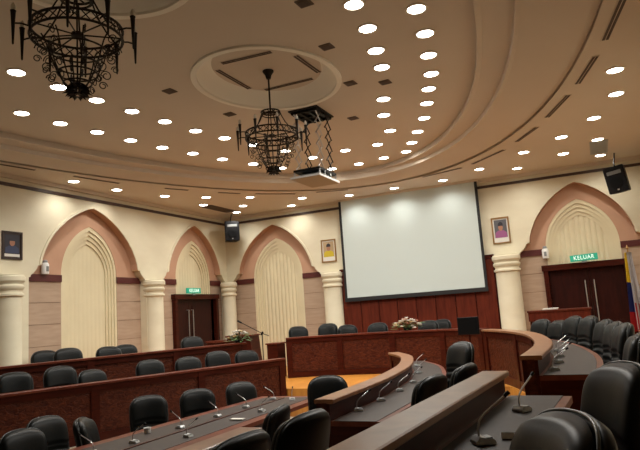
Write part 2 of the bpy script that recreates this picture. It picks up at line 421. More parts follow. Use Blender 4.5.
# slot diffusers
def slot(x, y, z, ang, ln, label, wd=.05, group='linear air slots in the ceiling'):
    e = empty('air_slot', (x, y, z), ang, label, 'air slot', group)
    obj('frame', BX((-ln / 2, -wd, -.008), (ln / 2, wd, .004)), M['ceil'], e)
    for s in (-1, 1): obj('opening', BX((-ln / 2 + .01, s * wd * .45 - wd * .33, -.012), (ln / 2 - .01, s * wd * .45 + wd * .33, -.004)), M['slot'], e)
def seg_slot(p, q, z, label):
    v = Vector(q) - Vector(p); slot((p[0] + q[0]) / 2, (p[1] + q[1]) / 2, z, math.atan2(v.y, v.x), v.length, label)
SL = [((-9.92, 7.3), (-9.77, 8.2)), ((-9.62, 9.0), (-9.40, 10.1)), ((-9.0, 11.15), (-8.72, 11.7)), ((-8.35, 12.4), (-8.0, 12.9)), ((-7.75, 13.2), (-6.95, 13.95)), ((-6.45, 14.15), (-5.65, 14.47))]
SR = [((-3.63, 14.38), (-2.58, 14.05)), ((-2.3, 13.85), (-1.45, 12.98)), ((-1.15, 12.5), (-.68, 11.68)), ((-.46, 11.15), (-.06, 10.1)), ((.09, 9.65), (.35, 8.65)), ((.46, 8.15), (.64, 7.05))]
for i, (p, q) in enumerate(SL): seg_slot(p, q, ZP - .0, 'dark air slot on the oval ceiling edge above the left wall, %s from left' % ORD[i])
for i, (p, q) in enumerate(reversed(SR)): seg_slot(p, q, ZP - .0, 'dark air slot on the right oval ceiling edge, %s from the photo top' % ORD[i])
for (p, q), t in ((((-4.62, 7.10), (-3.80, 7.16)), 'nearest of the four slots in the round ceiling recess'), (((-4.80, 7.25), (-4.79, 8.18)), 'left one of the four slots in the round ceiling recess'),
                  (((-4.62, 8.37), (-3.73, 8.38)), 'far one of the four slots in the round ceiling recess'), (((-3.58, 7.46), (-3.55, 8.22)), 'right one of the four slots in the round ceiling recess')):
    seg_slot(p, q, ZM + .2, t)
# small square diffusers and grey vents
for i, (x, y, t) in enumerate([(-5.6, 7.13, 'small brown diamond air vent left of the round ceiling recess'), (-5.44, 8.55, 'small brown air vent beyond the left edge of the round ceiling recess'),
                            (-2.66, 5.87, 'small grey ceiling vent at the photo top edge, left of the right lights'), (-2.91, 7.06, 'small grey ceiling vent right of the round recess, beside the inner light row'),
                            (-3.13, 8.45, 'small brown ceiling vent at the right rim of the round recess'), (-2.65, 8.73, 'small grey ceiling vent between the two right light rows'), (-3.73, 10.07, 'small brown ceiling vent right of the projector hoist')]):
    e = empty('ceiling_vent', (x, y, ZM), -.05, t, 'ceiling vent', 'small ceiling vents')
    obj('frame', BX((-.085, -.085, -.012), (.085, .085, 0)), M['vent'], e)
    obj('louvre', BX((-.06, -.06, -.016), (.06, .06, -.01)), M['slot'], e)
for lo, hi, t in (((-9.80, 13.63), (-9.42, 14.95), 'long dark brown return air panel in the far left ceiling corner'), ((.2, 13.63), (.56, 14.85), 'grey square return air panel in the right ceiling beside the loudspeaker')):
    e = empty('return_grille', ((lo[0] + hi[0]) / 2, (lo[1] + hi[1]) / 2, ZP), 0, t, 'air vent')
    hx, hy = (hi[0] - lo[0]) / 2, (hi[1] - lo[1]) / 2
    m = M['vent'] if lo[0] < -5 else M['ventgrey']
    obj('frame', BX((-hx, -hy, -.015), (hx, hy, 0)), m, e)
    bm = bmesh.new()
    for k in range(12): box(bm, (-hx + .03, -hy + .04 + k * (2 * hy - .08) / 12, -.022), (hx - .03, -hy + .04 + (k + .55) * (2 * hy - .08) / 12, -.014))
    obj('louvre', bm, m, e)

# ------------------------------------------------------------------ downlights
bm = bmesh.new(); lathe(bm, [(.135, 0), (.135, -.012), (.11, -.016), (.105, 0)], 24); RIM = obj('rim', bm, M['rim'], smooth=True)
bm = bmesh.new(); lathe(bm, [(0, -.026), (.06, -.021), (.105, -.010), (.105, -.004), (0, -.004)], 24); LENS = obj('lens', bm, M['lamp'])
POWER, POWER_P = 80., 62.
def downlight(x, y, z, label, power):
    e = empty('downlight', (x, y, z), 0, label, 'ceiling light', 'recessed round downlights')
    for s in (RIM, LENS):
        c = s.copy(); COL.objects.link(c); c.parent = e
    ld = LD[power]; l = bpy.data.objects.new('lamp_beam', ld); COL.objects.link(l); l.parent = e; l.location = (0, 0, -.03)
LD = {}
for p in (POWER, POWER_P):
    d = bpy.data.lights.new('downlight_beam', 'SPOT'); d.energy = p; d.color = (1., .965, .89); d.spot_size = math.radians(155); d.spot_blend = .8; d.shadow_soft_size = .06
    LD[p] = d
LI = [(-6.83, 5.42), (-6.79, 6.09), (-6.74, 6.78), (-6.65, 7.47), (-6.56, 8.19), (-6.45, 8.94), (-6.28, 9.64), (-6.08, 10.38), (-5.78, 11.22), (-5.54, 12.09), (-4.7, 12.02), (-3.95, 12.04)]
LO = [(-8.1, 6.53), (-8.02, 7.23), (-7.89, 7.94), (-7.77, 8.67), (-7.62, 9.41), (-7.41, 10.14), (-7.19, 10.92), (-6.88, 11.71), (-6.55, 12.49), (-5.62, 13.38), (-4.9, 13.37), (-4.21, 13.22)]
RI = [(-2.18, 6.21), (-2.25, 6.86), (-2.38, 7.54), (-2.5, 8.13), (-2.92, 9.43), (-3.19, 10.24), (-3.4, 11.24)]
RO = [(-1.57, 6.71), (-1.65, 7.41), (-1.79, 8.11), (-1.93, 8.81), (-2.13, 9.42), (-2.34, 10.09), (-2.6, 10.87), (-2.95, 11.66), (-3.28, 12.38), (-3.6, 13.02)]
for i, (x, y) in enumerate(LI): downlight(x, y, ZM, 'lit downlight in the inner light row over the left benches, %s from the left edge' % ORD[i], POWER)
for i, (x, y) in enumerate(LO): downlight(x, y, ZM, 'lit downlight in the outer light row over the left benches, %s from the left edge' % ORD[i], POWER)
for i, (x, y) in enumerate(RI): downlight(x, y, ZM, 'lit downlight in the inner right light row, %s down from the top of the photo' % ORD[i], POWER)
for i, (x, y) in enumerate(RO): downlight(x, y, ZM, 'lit downlight in the outer right light row, %s down from the top of the photo' % ORD[i], POWER)
PL = [(-9.96, 9.33, 'above the apex of the large left arch'), (-9.89, 10.54, 'above the right shoulder of the large left arch'), (-9.56, 11.84, 'above the pillar left of the left door'), (-8.9, 12.68, 'far left, at the near end of the brown panel'),
      (-9.56, 13.47, 'far left, beside the brown panel, outer one'), (-8.07, 13.48, 'inmost of the three leading to the corner loudspeaker'), (-8.85, 14.37, 'middle of the three leading to the corner loudspeaker'), (-9.54, 15.12, 'right above the left corner loudspeaker'),
      (-7.08, 14.59, 'inner one of the pair left of the screen'), (-7.82, 15.37, 'outer one of the pair left of the screen'), (-5.92, 15.18, 'above the left end of the screen'), (-4.61, 15.16, 'above the middle of the screen'), (-3.29, 15.13, 'above the right end of the screen'),
      (-2.25, 14.51, 'just right of the screen top corner'), (-1.44, 15.08, 'above the portrait right of the screen'), (-1.12, 13.52, 'inner one above the portrait right of the screen'), (-.31, 12.75, 'inner one over the right door'), (-.35, 14.29, 'outer one over the right door arch'),
      (.41, 15.07, 'at the wall side of the grey air panel'), (.36, 13.46, 'at the near side of the grey air panel'), (.30, 11.75, 'third from the right edge row above the flags'), (.64, 10.53, 'second at the right edge of the photo'), (.60, 9.37, 'topmost at the right edge of the photo')]
for x, y, t in PL: downlight(x, y, ZP, 'lit downlight in the low ceiling ' + t, POWER_P)
for o in (RIM, LENS): bpy.data.objects.remove(o)

# ------------------------------------------------------------------ chandeliers
def chandelier(x, y, label, dz=0.):
    zt = ZM + .2 - dz
    e = empty('chandelier', (x, y, zt), .2, label, 'chandelier', 'wrought iron chandeliers')
    I = M['iron']
    bm = bmesh.new(); lathe(bm, [(0, dz), (.085, dz), (.085, -.02), (.05, -.07), (.035, -.13), (0, -.14)], 20); obj('ceiling_cup', bm, I, e, True)
    bm = bmesh.new(); tube(bm, [(0, 0, -.1), (0, 0, -.68)], .014); obj('rod', bm, I, e)
    bm = bmesh.new(); tube(bm, ringpts(.14, -.66), .012, closed=True); tube(bm, ringpts(.12, -.71), .008, closed=True); tube(bm, ringpts(.14, -.70), .008, closed=True)
    for k in range(4): a = k * PI / 4; tube(bm, [(.14 * math.cos(a), .14 * math.sin(a), -.67), (-.14 * math.cos(a), -.14 * math.sin(a), -.67)], .008, 6)
    obj('top_ring', bm, I, e)
    RZ, RR = -1.03, .395
    for k in range(6):
        a = 2 * PI * k / 6
        p = [(r * math.cos(a), r * math.sin(a), z) for r, z in ((.14, -.66), (.17, -.74), (.22, -.84), (.28, -.92), (.35, -.99), (.395, -1.03))]
        bm = bmesh.new(); tube(bm, p, .008, 6); obj('stay', bm, I, e)
    bm = bmesh.new(); tube(bm, ringpts(RR, RZ + .045, 40), .012, 8, closed=True); obj('upper_hoop', bm, I, e)
    bm = bmesh.new(); tube(bm, ringpts(RR, RZ - .045, 40), .012, 8, closed=True); obj('lower_hoop', bm, I, e)
    bm = bmesh.new()
    for k in range(28):
        for s in (-1, 1):
            a, b = 2 * PI * k / 28, 2 * PI * (k + s) / 28
            tube(bm, [(RR * math.cos(a), RR * math.sin(a), RZ + .045), (RR * math.cos((a + b) / 2), RR * math.sin((a + b) / 2), RZ), (RR * math.cos(b), RR * math.sin(b), RZ - .045)], .0055, 5)
    obj('lattice', bm, I, e)
    bm = bmesh.new(); lathe(bm, [(0, RZ + .02), (.05, RZ + .01), (.055, RZ - .02), (0, RZ - .04)], 16); tube(bm, [(0, 0, -.6), (0, 0, RZ - .5)], .008)
    obj('hub', bm, I, e, True)
    for k in range(8):
        a = 2 * PI * (k + .5) / 8
        bm = bmesh.new(); tube(bm, [(.04 * math.cos(a), .04 * math.sin(a), RZ - .01), (RR * math.cos(a), RR * math.sin(a), RZ - .04)], .007, 6); obj('spoke', bm, I, e)
    for k in range(10):
        a = 2 * PI * (k + .25) / 10; ca, sa = math.cos(a), math.sin(a); ro = .52
        bm = bmesh.new(); tube(bm, [(RR * ca, RR * sa, RZ), ((RR + .06) * ca, (RR + .06) * sa, RZ + .01), (ro * ca, ro * sa, RZ)], .008, 6)
        arm = obj('arm', bm, I, e)
        bm = bmesh.new(); lathe(bm, [(0, RZ - .20), (.008, RZ - .19), (.016, RZ), (.022, RZ + .10), (.026, RZ + .115), (.018, RZ + .12), (0, RZ + .12)], 10, (ro * ca, ro * sa)); obj('candle_sleeve', bm, I, arm, True)
        bm = bmesh.new(); lathe(bm, [(.012, RZ + .12), (.022, RZ + .14), (.020, RZ + .16), (.008, RZ + .185), (0, RZ + .19)], 8, (ro * ca, ro * sa)); obj('bulb', bm, M['candle'], arm, True)
    # hanging basket of scrolls
    bm = bmesh.new()
    for r, z in ((.25, RZ - .16), (.20, RZ - .30), (.17, RZ - .38), (.12, RZ - .47)): tube(bm, ringpts(r, z, 32), .008, 6, closed=True)
    obj('basket_hoop', bm, I, e)
    for k in range(8):
        a = 2 * PI * k / 8; ca, sa = math.cos(a), math.sin(a)
        p = [(r * ca, r * sa, z) for r, z in ((.30, RZ - .05), (.27, RZ - .10), (.25, RZ - .16), (.23, RZ - .23), (.20, RZ - .30), (.17, RZ - .38), (.12, RZ - .47), (.05, RZ - .54))]
        bm = bmesh.new(); tube(bm, p, .007, 6)
        for cr, cz, rad, sg in ((.30, RZ - .20, .055, 1), (.25, RZ - .36, .05, -1), (.35, RZ - .11, .045, 1), (.22, RZ - .46, .04, 1), (.33, RZ - .29, .035, -1)):
            q = []
            for i in range(16):
                t = i / 15 * 2.6 * PI; rr = rad * (1 - .6 * i / 15)
                q.append(((cr + rr * math.cos(t) * sg) * ca, (cr + rr * math.cos(t) * sg) * sa, cz + rr * math.sin(t)))
            tube(bm, q, .005, 5)
        obj('scroll', bm, I, e)
    bm = bmesh.new()
    for k in range(10):
        a = 2 * PI * k / 10; ca, sa = math.cos(a), math.sin(a)
        for r0, zz in ((.10, .48), (.13, .54), (.09, .57), (.12, .51)):
            v = [bm.verts.new(q) for q in ((.02 * ca, .02 * sa, RZ - zz - .02), ((r0 * .6) * ca - .025 * sa, (r0 * .6) * sa + .025 * ca, RZ - zz), (r0 * ca, r0 * sa, RZ - zz - .035), ((r0 * .6) * ca + .025 * sa, (r0 * .6) * sa - .025 * ca, RZ - zz), ((r0 * .5) * ca, (r0 * .5) * sa, RZ - zz - .02))]
            for t in ((0, 1, 4), (1, 2, 4), (2, 3, 4), (3, 0, 4)): bm.faces.new([v[i] for i in t])
            bm.faces.new([v[i] for i in (0, 3, 2, 1)])
    obj('leaf_cluster', bm, I, e)
    return e
chandelier(-4.19, 7.73, 'black wrought iron chandelier hanging from the round recess near the projector')
chandelier(-4.0, 3.80, 'large near black iron chandelier cut by the top edge of the photo at left', .06)

# ------------------------------------------------------------------ projector on a scissor hoist
e = empty('projector_hoist', (-4.27, 9.40, ZM), 0, 'black scissor hoist hanging from a square hole in the ceiling', 'projector hoist')
obj('ceiling_plate', BX((-.28, -.37, -.02), (.28, .36, 0)), M['black'], e)
bm = bmesh.new()
for s in (-.22, -.08, .08, .22): box(bm, (s - .02, -.33, -.07), (s + .02, .32, -.02))
for y in (-.3, 0, .3): box(bm, (-.25, y - .02, -.06), (.25, y + .02, -.02))
obj('upper_frame', bm, M['plastic'], e)
zp = -(3.55 - 2.31)
for s in (-.21, .21):
    for yy in (-.2, .2):
        bm = bmesh.new(); n = 5; zt, zb = -.06, zp + .17; h = (zt - zb) / n
        for k in range(n):
            z0 = zt - k * h; z1 = z0 - h
            for sg in (-1, 1):
                y0 = yy + (-.11) * sg; y1 = yy + .11 * sg
                tube(bm, [(s + sg * .012, y0, z0), (s + sg * .012, y1, z1)], .011, 6)
        obj('scissor_arm', bm, M['steel'] if yy < 0 else M['plastic'], e)
obj('lower_frame', BX((-.25, -.36, zp + .13), (.25, .36, zp + .17)), M['plastic'], e)
for x in (-.24, .24):
    for y in (-.34, -.12, .12, .34):
        bm = bmesh.new(); tube(bm, [(x, y, zp + .03), (x, y, zp + .14)], .012, 6); obj('hanger', bm, M['steel'], e)
obj('cover_board', BX((-.28, -.44, zp), (.28, .42, zp + .035), .004), [M['white']], e)
obj('board_underside', BX((-.27, -.43, zp - .004), (.27, .41, zp)), M['print_tan'], e)
e = empty('projector', (-4.27, 9.38, ZM + zp + .035), 0, 'dark video projector sitting on the lowered hoist board', 'projector')
obj('body', BX((-.19, -.20, .001), (.19, .20, .085), .02), M['grey'], e)
bm = bmesh.new(); tube(bm, [(.08, .19, .045), (.08, .25, .045)], .035, 16); obj('lens', bm, M['plastic'], e)

# ------------------------------------------------------------------ projection screen
e = empty('projection_screen', (-4.51, D - .14, 0), 0, 'large white projection screen with black edges on the front wall', 'screen')
obj('screen_surface', BX((-1.90, -.006, .40 + CZ), (1.90, .006, 3.16 + CZ)), M['screen'], e)
for s in (-1, 1): obj('side_border', BX((s * 1.93 - .035, -.01, .36 + CZ), (s * 1.93 + .035, .01, 3.17 + CZ)), M['black'], e)
obj('bottom_bar', BX((-1.97, -.025, .29 + CZ), (1.97, .025, .40 + CZ), .008), M['black'], e)
obj('roller_case', BX((-2.0, -.06, 3.15 + CZ), (2.0, .06, 3.2 + CZ)), M['ceil'], e)

# ------------------------------------------------------------------ doors
def door(n, mp, c, hw, label, sh=0.):
    e = empty('door_%d' % n, label=label, kind='structure')
    z1 = .80 + CZ; z0 = HR1
    def pc(name, s0, s1, za, zb, d0, d1, m, par=e):
        bm = bmesh.new(); poly3(bm, [[(s0, za), (s1, za), (s1, zb), (s0, zb)]], d1 - d0, lambda s, z, d: mp(s, z, d0 + d)); return obj(name, bm, m, par)
    fw = .11
    pc('jamb', c - hw, c - hw + fw, z0, z1, .08, .30, M['wood']); pc('jamb', c + hw - fw, c + hw, z0, z1, .08, .30, M['wood'])
    pc('head', c - hw - .03, c + hw + .03, z1 - .12, z1 + .02, .06, .30, M['wood'])
    for s in (-1, 1):
        a, b = (c - hw + fw, c + sh - .004) if s < 0 else (c + sh + .004, c + hw - fw)
        lf = pc('door_leaf', a, b, z0, z1 - .12, .20, .25, M['door'])
        for za, zb in ((z0 + .15, z0 + .85), (z0 + 1.0, z1 - .3)):
            pc('inset_panel', a + .14, b - .14, za, zb, .188, .2, M['door'], lf)
        bm = bmesh.new(); x = c + sh + s * .10
        tube(bm, [mp(x, z0 + .85, .2), mp(x, z0 + .85, .13), mp(x, z1 - .42, .13), mp(x, z1 - .42, .2)], .014, 8)
        obj('pull_handle', bm, M['steel'], lf)
door(1, LEFTMP, 14.40, 1.03, 'dark double door under the left wall arch', -.28)
door(2, FRONTMP, -.24, .96, 'dark double door under the right front wall arch', .06)
def sign(mp, c, z, label, flip, tilt=0.):
    """green exit sign standing on the door head"""
    e = empty('exit_sign', label=label, cat='exit sign')
    e.location = mp(c, z, .02); e.rotation_euler = (0, tilt, -PI / 2 * 0 + (PI / 2 if flip else 0))
    # local: x to the right along the wall as seen, -y towards the viewer
    obj('case', BX((-.31, -.03, 0), (.31, .03, .155), .006), M['sign'], e)
    cu = bpy.data.curves.new('lettering', 'FONT'); cu.body = 'KELUAR'; cu.size = .135; cu.space_character = 1.15; cu.align_x = 'CENTER'; cu.align_y = 'CENTER'; cu.extrude = .002
    t = bpy.data.objects.new('lettering', cu); COL.objects.link(t); cu.materials.append(M['signtext'])
    me = bpy.data.meshes.new_from_object(t.evaluated_get(bpy.context.evaluated_depsgraph_get())); bpy.data.objects.remove(t); t = bpy.data.objects.new('lettering', me); COL.objects.link(t)
    t.parent = e; t.location = (0, -.034, .077); t.rotation_euler = (PI / 2, 0, 0); t.scale = (.86, 1, 1)
    obj('bracket', BX((-.06, -.02, -.04), (.06, .02, 0)), M['grey'], e)
sign(LEFTMP, 14.12, .815 + CZ + .02, 'green KELUAR exit sign above the left wall door', True)
sign(FRONTMP, -.235, .82 + CZ + .03, 'green KELUAR exit sign above the right front door', False, -.03)

# ------------------------------------------------------------------ portraits
def portrait(mp, c, z0, w, h, frame, bg, body, label, flip, capc=None, strip_m=None):
    e = empty('portrait', label=label, cat='framed portrait')
    e.location = mp(c, z0, -.002); e.rotation_euler = (0, 0, PI / 2 if flip else 0)
    t = .035
    if strip_m is not None: obj('caption_strip', BX((-w / 2 + .06, -.016, t + .02), (w / 2 - .06, -.012, t + .075)), M['paper'], e)
    bm = bmesh.new()
    box(bm, (-w / 2, -.03, 0), (w / 2, 0, t)); box(bm, (-w / 2, -.03, h - t), (w / 2, 0, h)); box(bm, (-w / 2, -.03, t), (-w / 2 + t, 0, h - t)); box(bm, (w / 2 - t, -.03, t), (w / 2, 0, h - t))
    obj('frame', bm, frame, e)
    obj('mount', BX((-w / 2 + t, -.012, t), (w / 2 - t, -.002, h - t)), M['paper'] if strip_m is None else strip_m, e)
    pw, p0, p1 = w / 2 - t - .03, t + (.12 if strip_m is None else .09), h - t - .03
    obj('print_background', BX((-pw, -.014, p0), (pw, -.012, p1)), bg, e)
    def flat(name, pts, m, y):
        bm = bmesh.new(); poly3(bm, [pts], .002, lambda a, b, d: Vector((a, y - d, b))); obj(name, bm, m, e)
    H = p1 - p0
    flat('torso', [(-pw * .95, p0), (pw * .95, p0), (pw * .9, p0 + H * .28), (pw * .45, p0 + H * .40), (-pw * .45, p0 + H * .40), (-pw * .9, p0 + H * .28)], body, -.014)
    fc = [(.36 * pw * math.cos(a), p0 + H * .57 + .19 * H * math.sin(a)) for a in [2 * PI * i / 16 for i in range(16)]]
    flat('face', fc, M['skin'], -.016)
    flat('headwear', [(-.42 * pw, p0 + H * .66), (.42 * pw, p0 + H * .66), (.36 * pw, p0 + H * .82), (0, p0 + H * .9), (-.36 * pw, p0 + H * .80)], capc or M['print_dark'], -.018)
portrait(LEFTMP, 8.22, 1.49 + CZ, .46, .56, M['framedark'], M['print_dark'], M['print_blue'], 'dark framed portrait on the left wall at the photo edge', True, strip_m=M['framedark'])
portrait(FRONTMP, -6.94, 1.47 + CZ, .46, .66, M['brass'], M['print_tan'], M['print_yellow'], 'gilt framed portrait left of the projection screen', False)
portrait(FRONTMP, -2.09, 1.47 + CZ, .44, .68, M['brass'], M['print_grey'], M['print_purple'], 'gilt framed portrait right of the projection screen', False)

# ------------------------------------------------------------------ loudspeakers
def speaker(x, y, z, rz, tx, label, ht=ZP):
    e = empty('loudspeaker', (x, y, z), rz, label, 'loudspeaker', 'loudspeakers hung in the front corners')
    e.rotation_euler = (tx, tx * -.9, rz)
    b = bmesh.new()
    poly3(b, [[(-.22, -.18), (.22, -.18), (.17, .17), (-.17, .17)]], .6, lambda a, c_, d: Vector((a, c_, -.3 + d)))
    bmesh.ops.bevel(b, geom=list(b.edges), offset=.012, segments=2, affect='EDGES'); obj('cabinet', b, M['plastic'], e)
    obj('grille', BX((-.20, -.192, -.28), (.20, -.178, .28), .006), M['grille'], e)
    b = bmesh.new(); lathe(b, [(.0, 0), (.13, 0), (.14, .012), (.12, .016), (.05, .008), (0, .01)], 20)
    bmesh.ops.rotate(b, verts=b.verts, matrix=Matrix.Rotation(PI / 2, 3, 'X')); bmesh.ops.translate(b, verts=b.verts, vec=(0, -.19, -.08)); obj('woofer', b, M['shell'], e, True)
    obj('horn', BX((-.15, -.2, .12), (.15, -.188, .20), .01), M['grey'], e)
    obj('badge', BX((-.02, -.198, -.25), (.02, -.19, -.215)), M['miclight'], e)
    b = bmesh.new(); inv = e.matrix_basis.inverted() if False else None
    tube(b, [(0, .05, .28), (0, .05, .36)] + [tuple(Matrix.Rotation(0, 3, 'Y') @ Vector((0, 0, 0)) + (Matrix.Rotation(rz, 3, 'Z') @ Matrix.Rotation(tx * -.9, 3, 'Y') @ Matrix.Rotation(tx, 3, 'X')).inverted() @ Vector((0, .05, ht - z)))], .016, 8); obj('hanger', b, M['plastic'], e)
    return e
speaker(-9.88, 15.3, 2.66 + CZ, .75, .0, 'black loudspeaker hanging in the far left corner')
speaker(.70, 15.05, 2.57 + CZ, -.30, .12, 'black loudspeaker hanging high at the right edge of the photo')

# ------------------------------------------------------------------ benches
def bench(name, path, fl, le, dk, depth, label, inlay=True, led='ledge', carved=True, npil=0, group=None, cat='council bench', lw=.20, solid_end=True):
    """curved council bench: carved front, raised wooden rail, desktop behind the rail, end panels"""
    e = empty(name, (0, 0, 0), label=label, cat=cat, group=group)
    fl += .0; z1 = le + CZ; zd = dk + CZ
    bm = bmesh.new(); sweep(bm, path, rect(.05, .13, fl, z1 - .035)); obj('front_panel', bm, M['carved'] if carved else M['wood'], e)
    bm = bmesh.new(); sweep(bm, path, rect(.025, .05, fl, fl + .14)); obj('plinth', bm, M['wood'], e)
    bm = bmesh.new(); sweep(bm, path, rect(.028, .05, z1 - .14, z1 - .035)); obj('frieze', bm, M['wood'], e)
    bm = bmesh.new(); sweep(bm, path, [(.0, z1 - .035), (.008, z1 - .042), (lw - .008, z1 - .042), (lw, z1 - .035), (lw, z1 - .006), (lw - .008, z1), (.008, z1), (0, z1 - .006)]); obj('top_rail', bm, M[led], e)
    bm = bmesh.new(); sweep(bm, path, rect(.13, .16, fl, z1 - .042)); obj('back_panel', bm, M['wood'], e)
    bm = bmesh.new(); sweep(bm, path, rect(.16, .16 + depth, zd - .045, zd)); dt = obj('desktop', bm, M['deskwood'], e)
    if inlay:
        bm = bmesh.new(); sweep(bm, path, rect(.19, .16 + depth - .06, zd, zd + .004)); obj('inlay', bm, M['inlay'], dt)
    P, N = normals(path)
    for i in (0, len(P) - 1):
        p, n = P[i], N[i]; d = Vector((-n.y, n.x)) * (1 if i == 0 else -1)
        bm = bmesh.new()
        q = [p + n * .16 + d * .004, p + n * (.16 + depth - .04) + d * .004, p + n * (.16 + depth - .04) + d * .034, p + n * .16 + d * .034]
        lo = [bm.verts.new((v.x, v.y, fl)) for v in q]; hi = [bm.verts.new((v.x, v.y, zd - .045)) for v in q]
        bm.faces.new(lo); bm.faces.new(hi)
        for k in range(4): bm.faces.new((lo[k], lo[(k + 1) % 4], hi[(k + 1) % 4], hi[k]))
        obj('end_panel', bm, M['wood'], e)
    # pilasters between the carved fields
    ln = [0.]
    for a, b in zip(P, P[1:]): ln.append(ln[-1] + (b - a).length)
    for k in range(npil):
        t = ln[-1] * (k / (npil - 1)) if npil > 1 else 0
        t = min(max(t, .07), ln[-1] - .07)
        i = max(j for j in range(len(ln) - 1) if ln[j] <= t); f = (t - ln[i]) / (ln[i + 1] - ln[i])
        p = P[i].lerp(P[i + 1], f); n = N[i].lerp(N[i + 1], f).normalized(); d = Vector((-n.y, n.x))
        q = [p + n * .02 - d * .07, p + n * .06 - d * .07, p + n * .06 + d * .07, p + n * .02 + d * .07]
        bm = bmesh.new(); lo = [bm.verts.new((v.x, v.y, fl)) for v in q]; hi = [bm.verts.new((v.x, v.y, z1 - .04)) for v in q]
        bm.faces.new(lo); bm.faces.new(hi)
        for j in range(4): bm.faces.new((lo[j], lo[(j + 1) % 4], hi[(j + 1) % 4], hi[j]))
        obj('pilaster', bm, M['wood'], e)
    return e
H1, H2 = HR1, HR2
bench('council_bench', R1N, H1, -.5, -.68, .45, 'nearest wooden bench with a broad polished rail at the bottom right', npil=3)
bench('council_bench', R1F, H1, -.5, -.68, .52, 'curved bench on the right with the rail hooking round below the right pillar', npil=5)
bench('council_bench', R2N, H2, -.8, -1.0, .28, 'inner bench section cut by the bottom edge, before two black chairs', npil=3)
bench('council_bench', R2F, H2, -.8, -1.0, .52, 'inner curved bench in the middle with a light rail and row of microphones', npil=5)
bench('council_bench', APATH, H1, -.5, -.68, .38, 'rearmost straight bench along the left wall', led='darkledge', npil=5)
bench('council_bench', BPATH, H2, -.83, -1.0, .38, 'straight carved bench on the left, second from the left wall', led='darkledge', npil=5)
bench('dais_bench', DAIS, H1, -.5, -.66, .42, 'long carved dais bench below the projection screen', led='darkledge', npil=5, cat='dais bench')
# central clerks' table
e = empty('council_table', (0, 0, 0), label='long low table with grey inlay in the central well, microphones along it', cat='table')
zt = -1.24 + CZ
TP = [(-5.42, 3.2), (-4.0, 3.2), (-4.0, 8.62), (-5.13, 8.62)]
bm = bmesh.new(); poly3(bm, [TP], .05, lambda a, b, d: Vector((a, b, zt - .05 + d))); top = obj('tabletop', bm, M['deskwood'], e)
IN = [(-5.24, 3.35), (-4.16, 3.35), (-4.16, 8.47), (-4.98, 8.47)]
bm = bmesh.new(); poly3(bm, [IN], .004, lambda a, b, d: Vector((a, b, zt + d))); obj('inlay', bm, M['inlay'], top)
bm = bmesh.new(); box(bm, (-4.64, 3.4, zt + .004), (-4.60, 8.4, zt + .012)); obj('cable_ridge', bm, M['wood'], top)
for y in (3.6, 5.9, 8.3): obj('leg', BX((-4.72, y - .06, 0), (-4.5, y + .06, zt - .05)), M['wood'], e)
obj('modesty_panel', BX((-4.63, 3.6, .15), (-4.59, 8.3, zt - .05)), M['wood'], e)

# low cabinet at the left end of the dais, lectern with flowers, counter by the right door
e = empty('side_cabinet', (-7.42, 13.3, HR1), label='low red wood cabinet at the left end of the dais bench', cat='cabinet')
obj('body', BX((-.15, -.22, 0), (.14, .18, .80)), M['wood'], e); obj('top', BX((-.18, -.25, .80), (.16, .2, .835), .006), M['darkledge'], e)
e = empty('lectern', (-8.68, 13.72, HR1), .1, label='dark red wooden rostrum standing behind the end of the left bench', cat='lectern')
bm = bmesh.new(); poly3(bm, [[(-.30, 0), (.46, 0), (.36, 1.02), (-.30, 1.02)]], .55, lambda a, b, d: Vector((a, -.27 + d, b))); obj('body', bm, M['wood'], e)
obj('top', BX((-.34, -.31, 1.02), (.40, .31, 1.06), .008), M['darkledge'], e)
obj('side_shelf', BX((-.95, -.25, .90), (-.30, .25, .95), .006), M['darkledge'], e)
obj('shelf_front', BX((-.92, -.22, 0), (-.30, .22, .90)), M['wood'], e)
e = empty('counter', (-.85, 14.2, HR1), label='low red wood counter in front of the right door', cat='counter')
obj('top', BX((-.64, -.26, 1.17), (.66, .26, 1.21), .008), M['darkledge'], e)
obj('front_panel', BX((-.62, -.24, .98), (.64, -.20, 1.17)), M['panelwood'], e)
for x in (-.60, .58): obj('leg', BX((x - .0, -.22, 0), (x + .05, .22, 1.17)), M['wood'], e)
bm = bmesh.new()
poly3(bm, [[(-.16, -.14), (.16, -.14), (.16, .14), (-.16, .14)]], .035, lambda a, b, d: Vector((a + d * .6, b, d)))
bmesh.ops.bevel(bm, geom=list(bm.edges), offset=.008, segments=2, affect='EDGES')
props(obj('folder', bm, M['paper'], loc=(-1.02, 14.15, HR1 + 1.21)), 'pale paper folder lying on the red counter', 'folder')

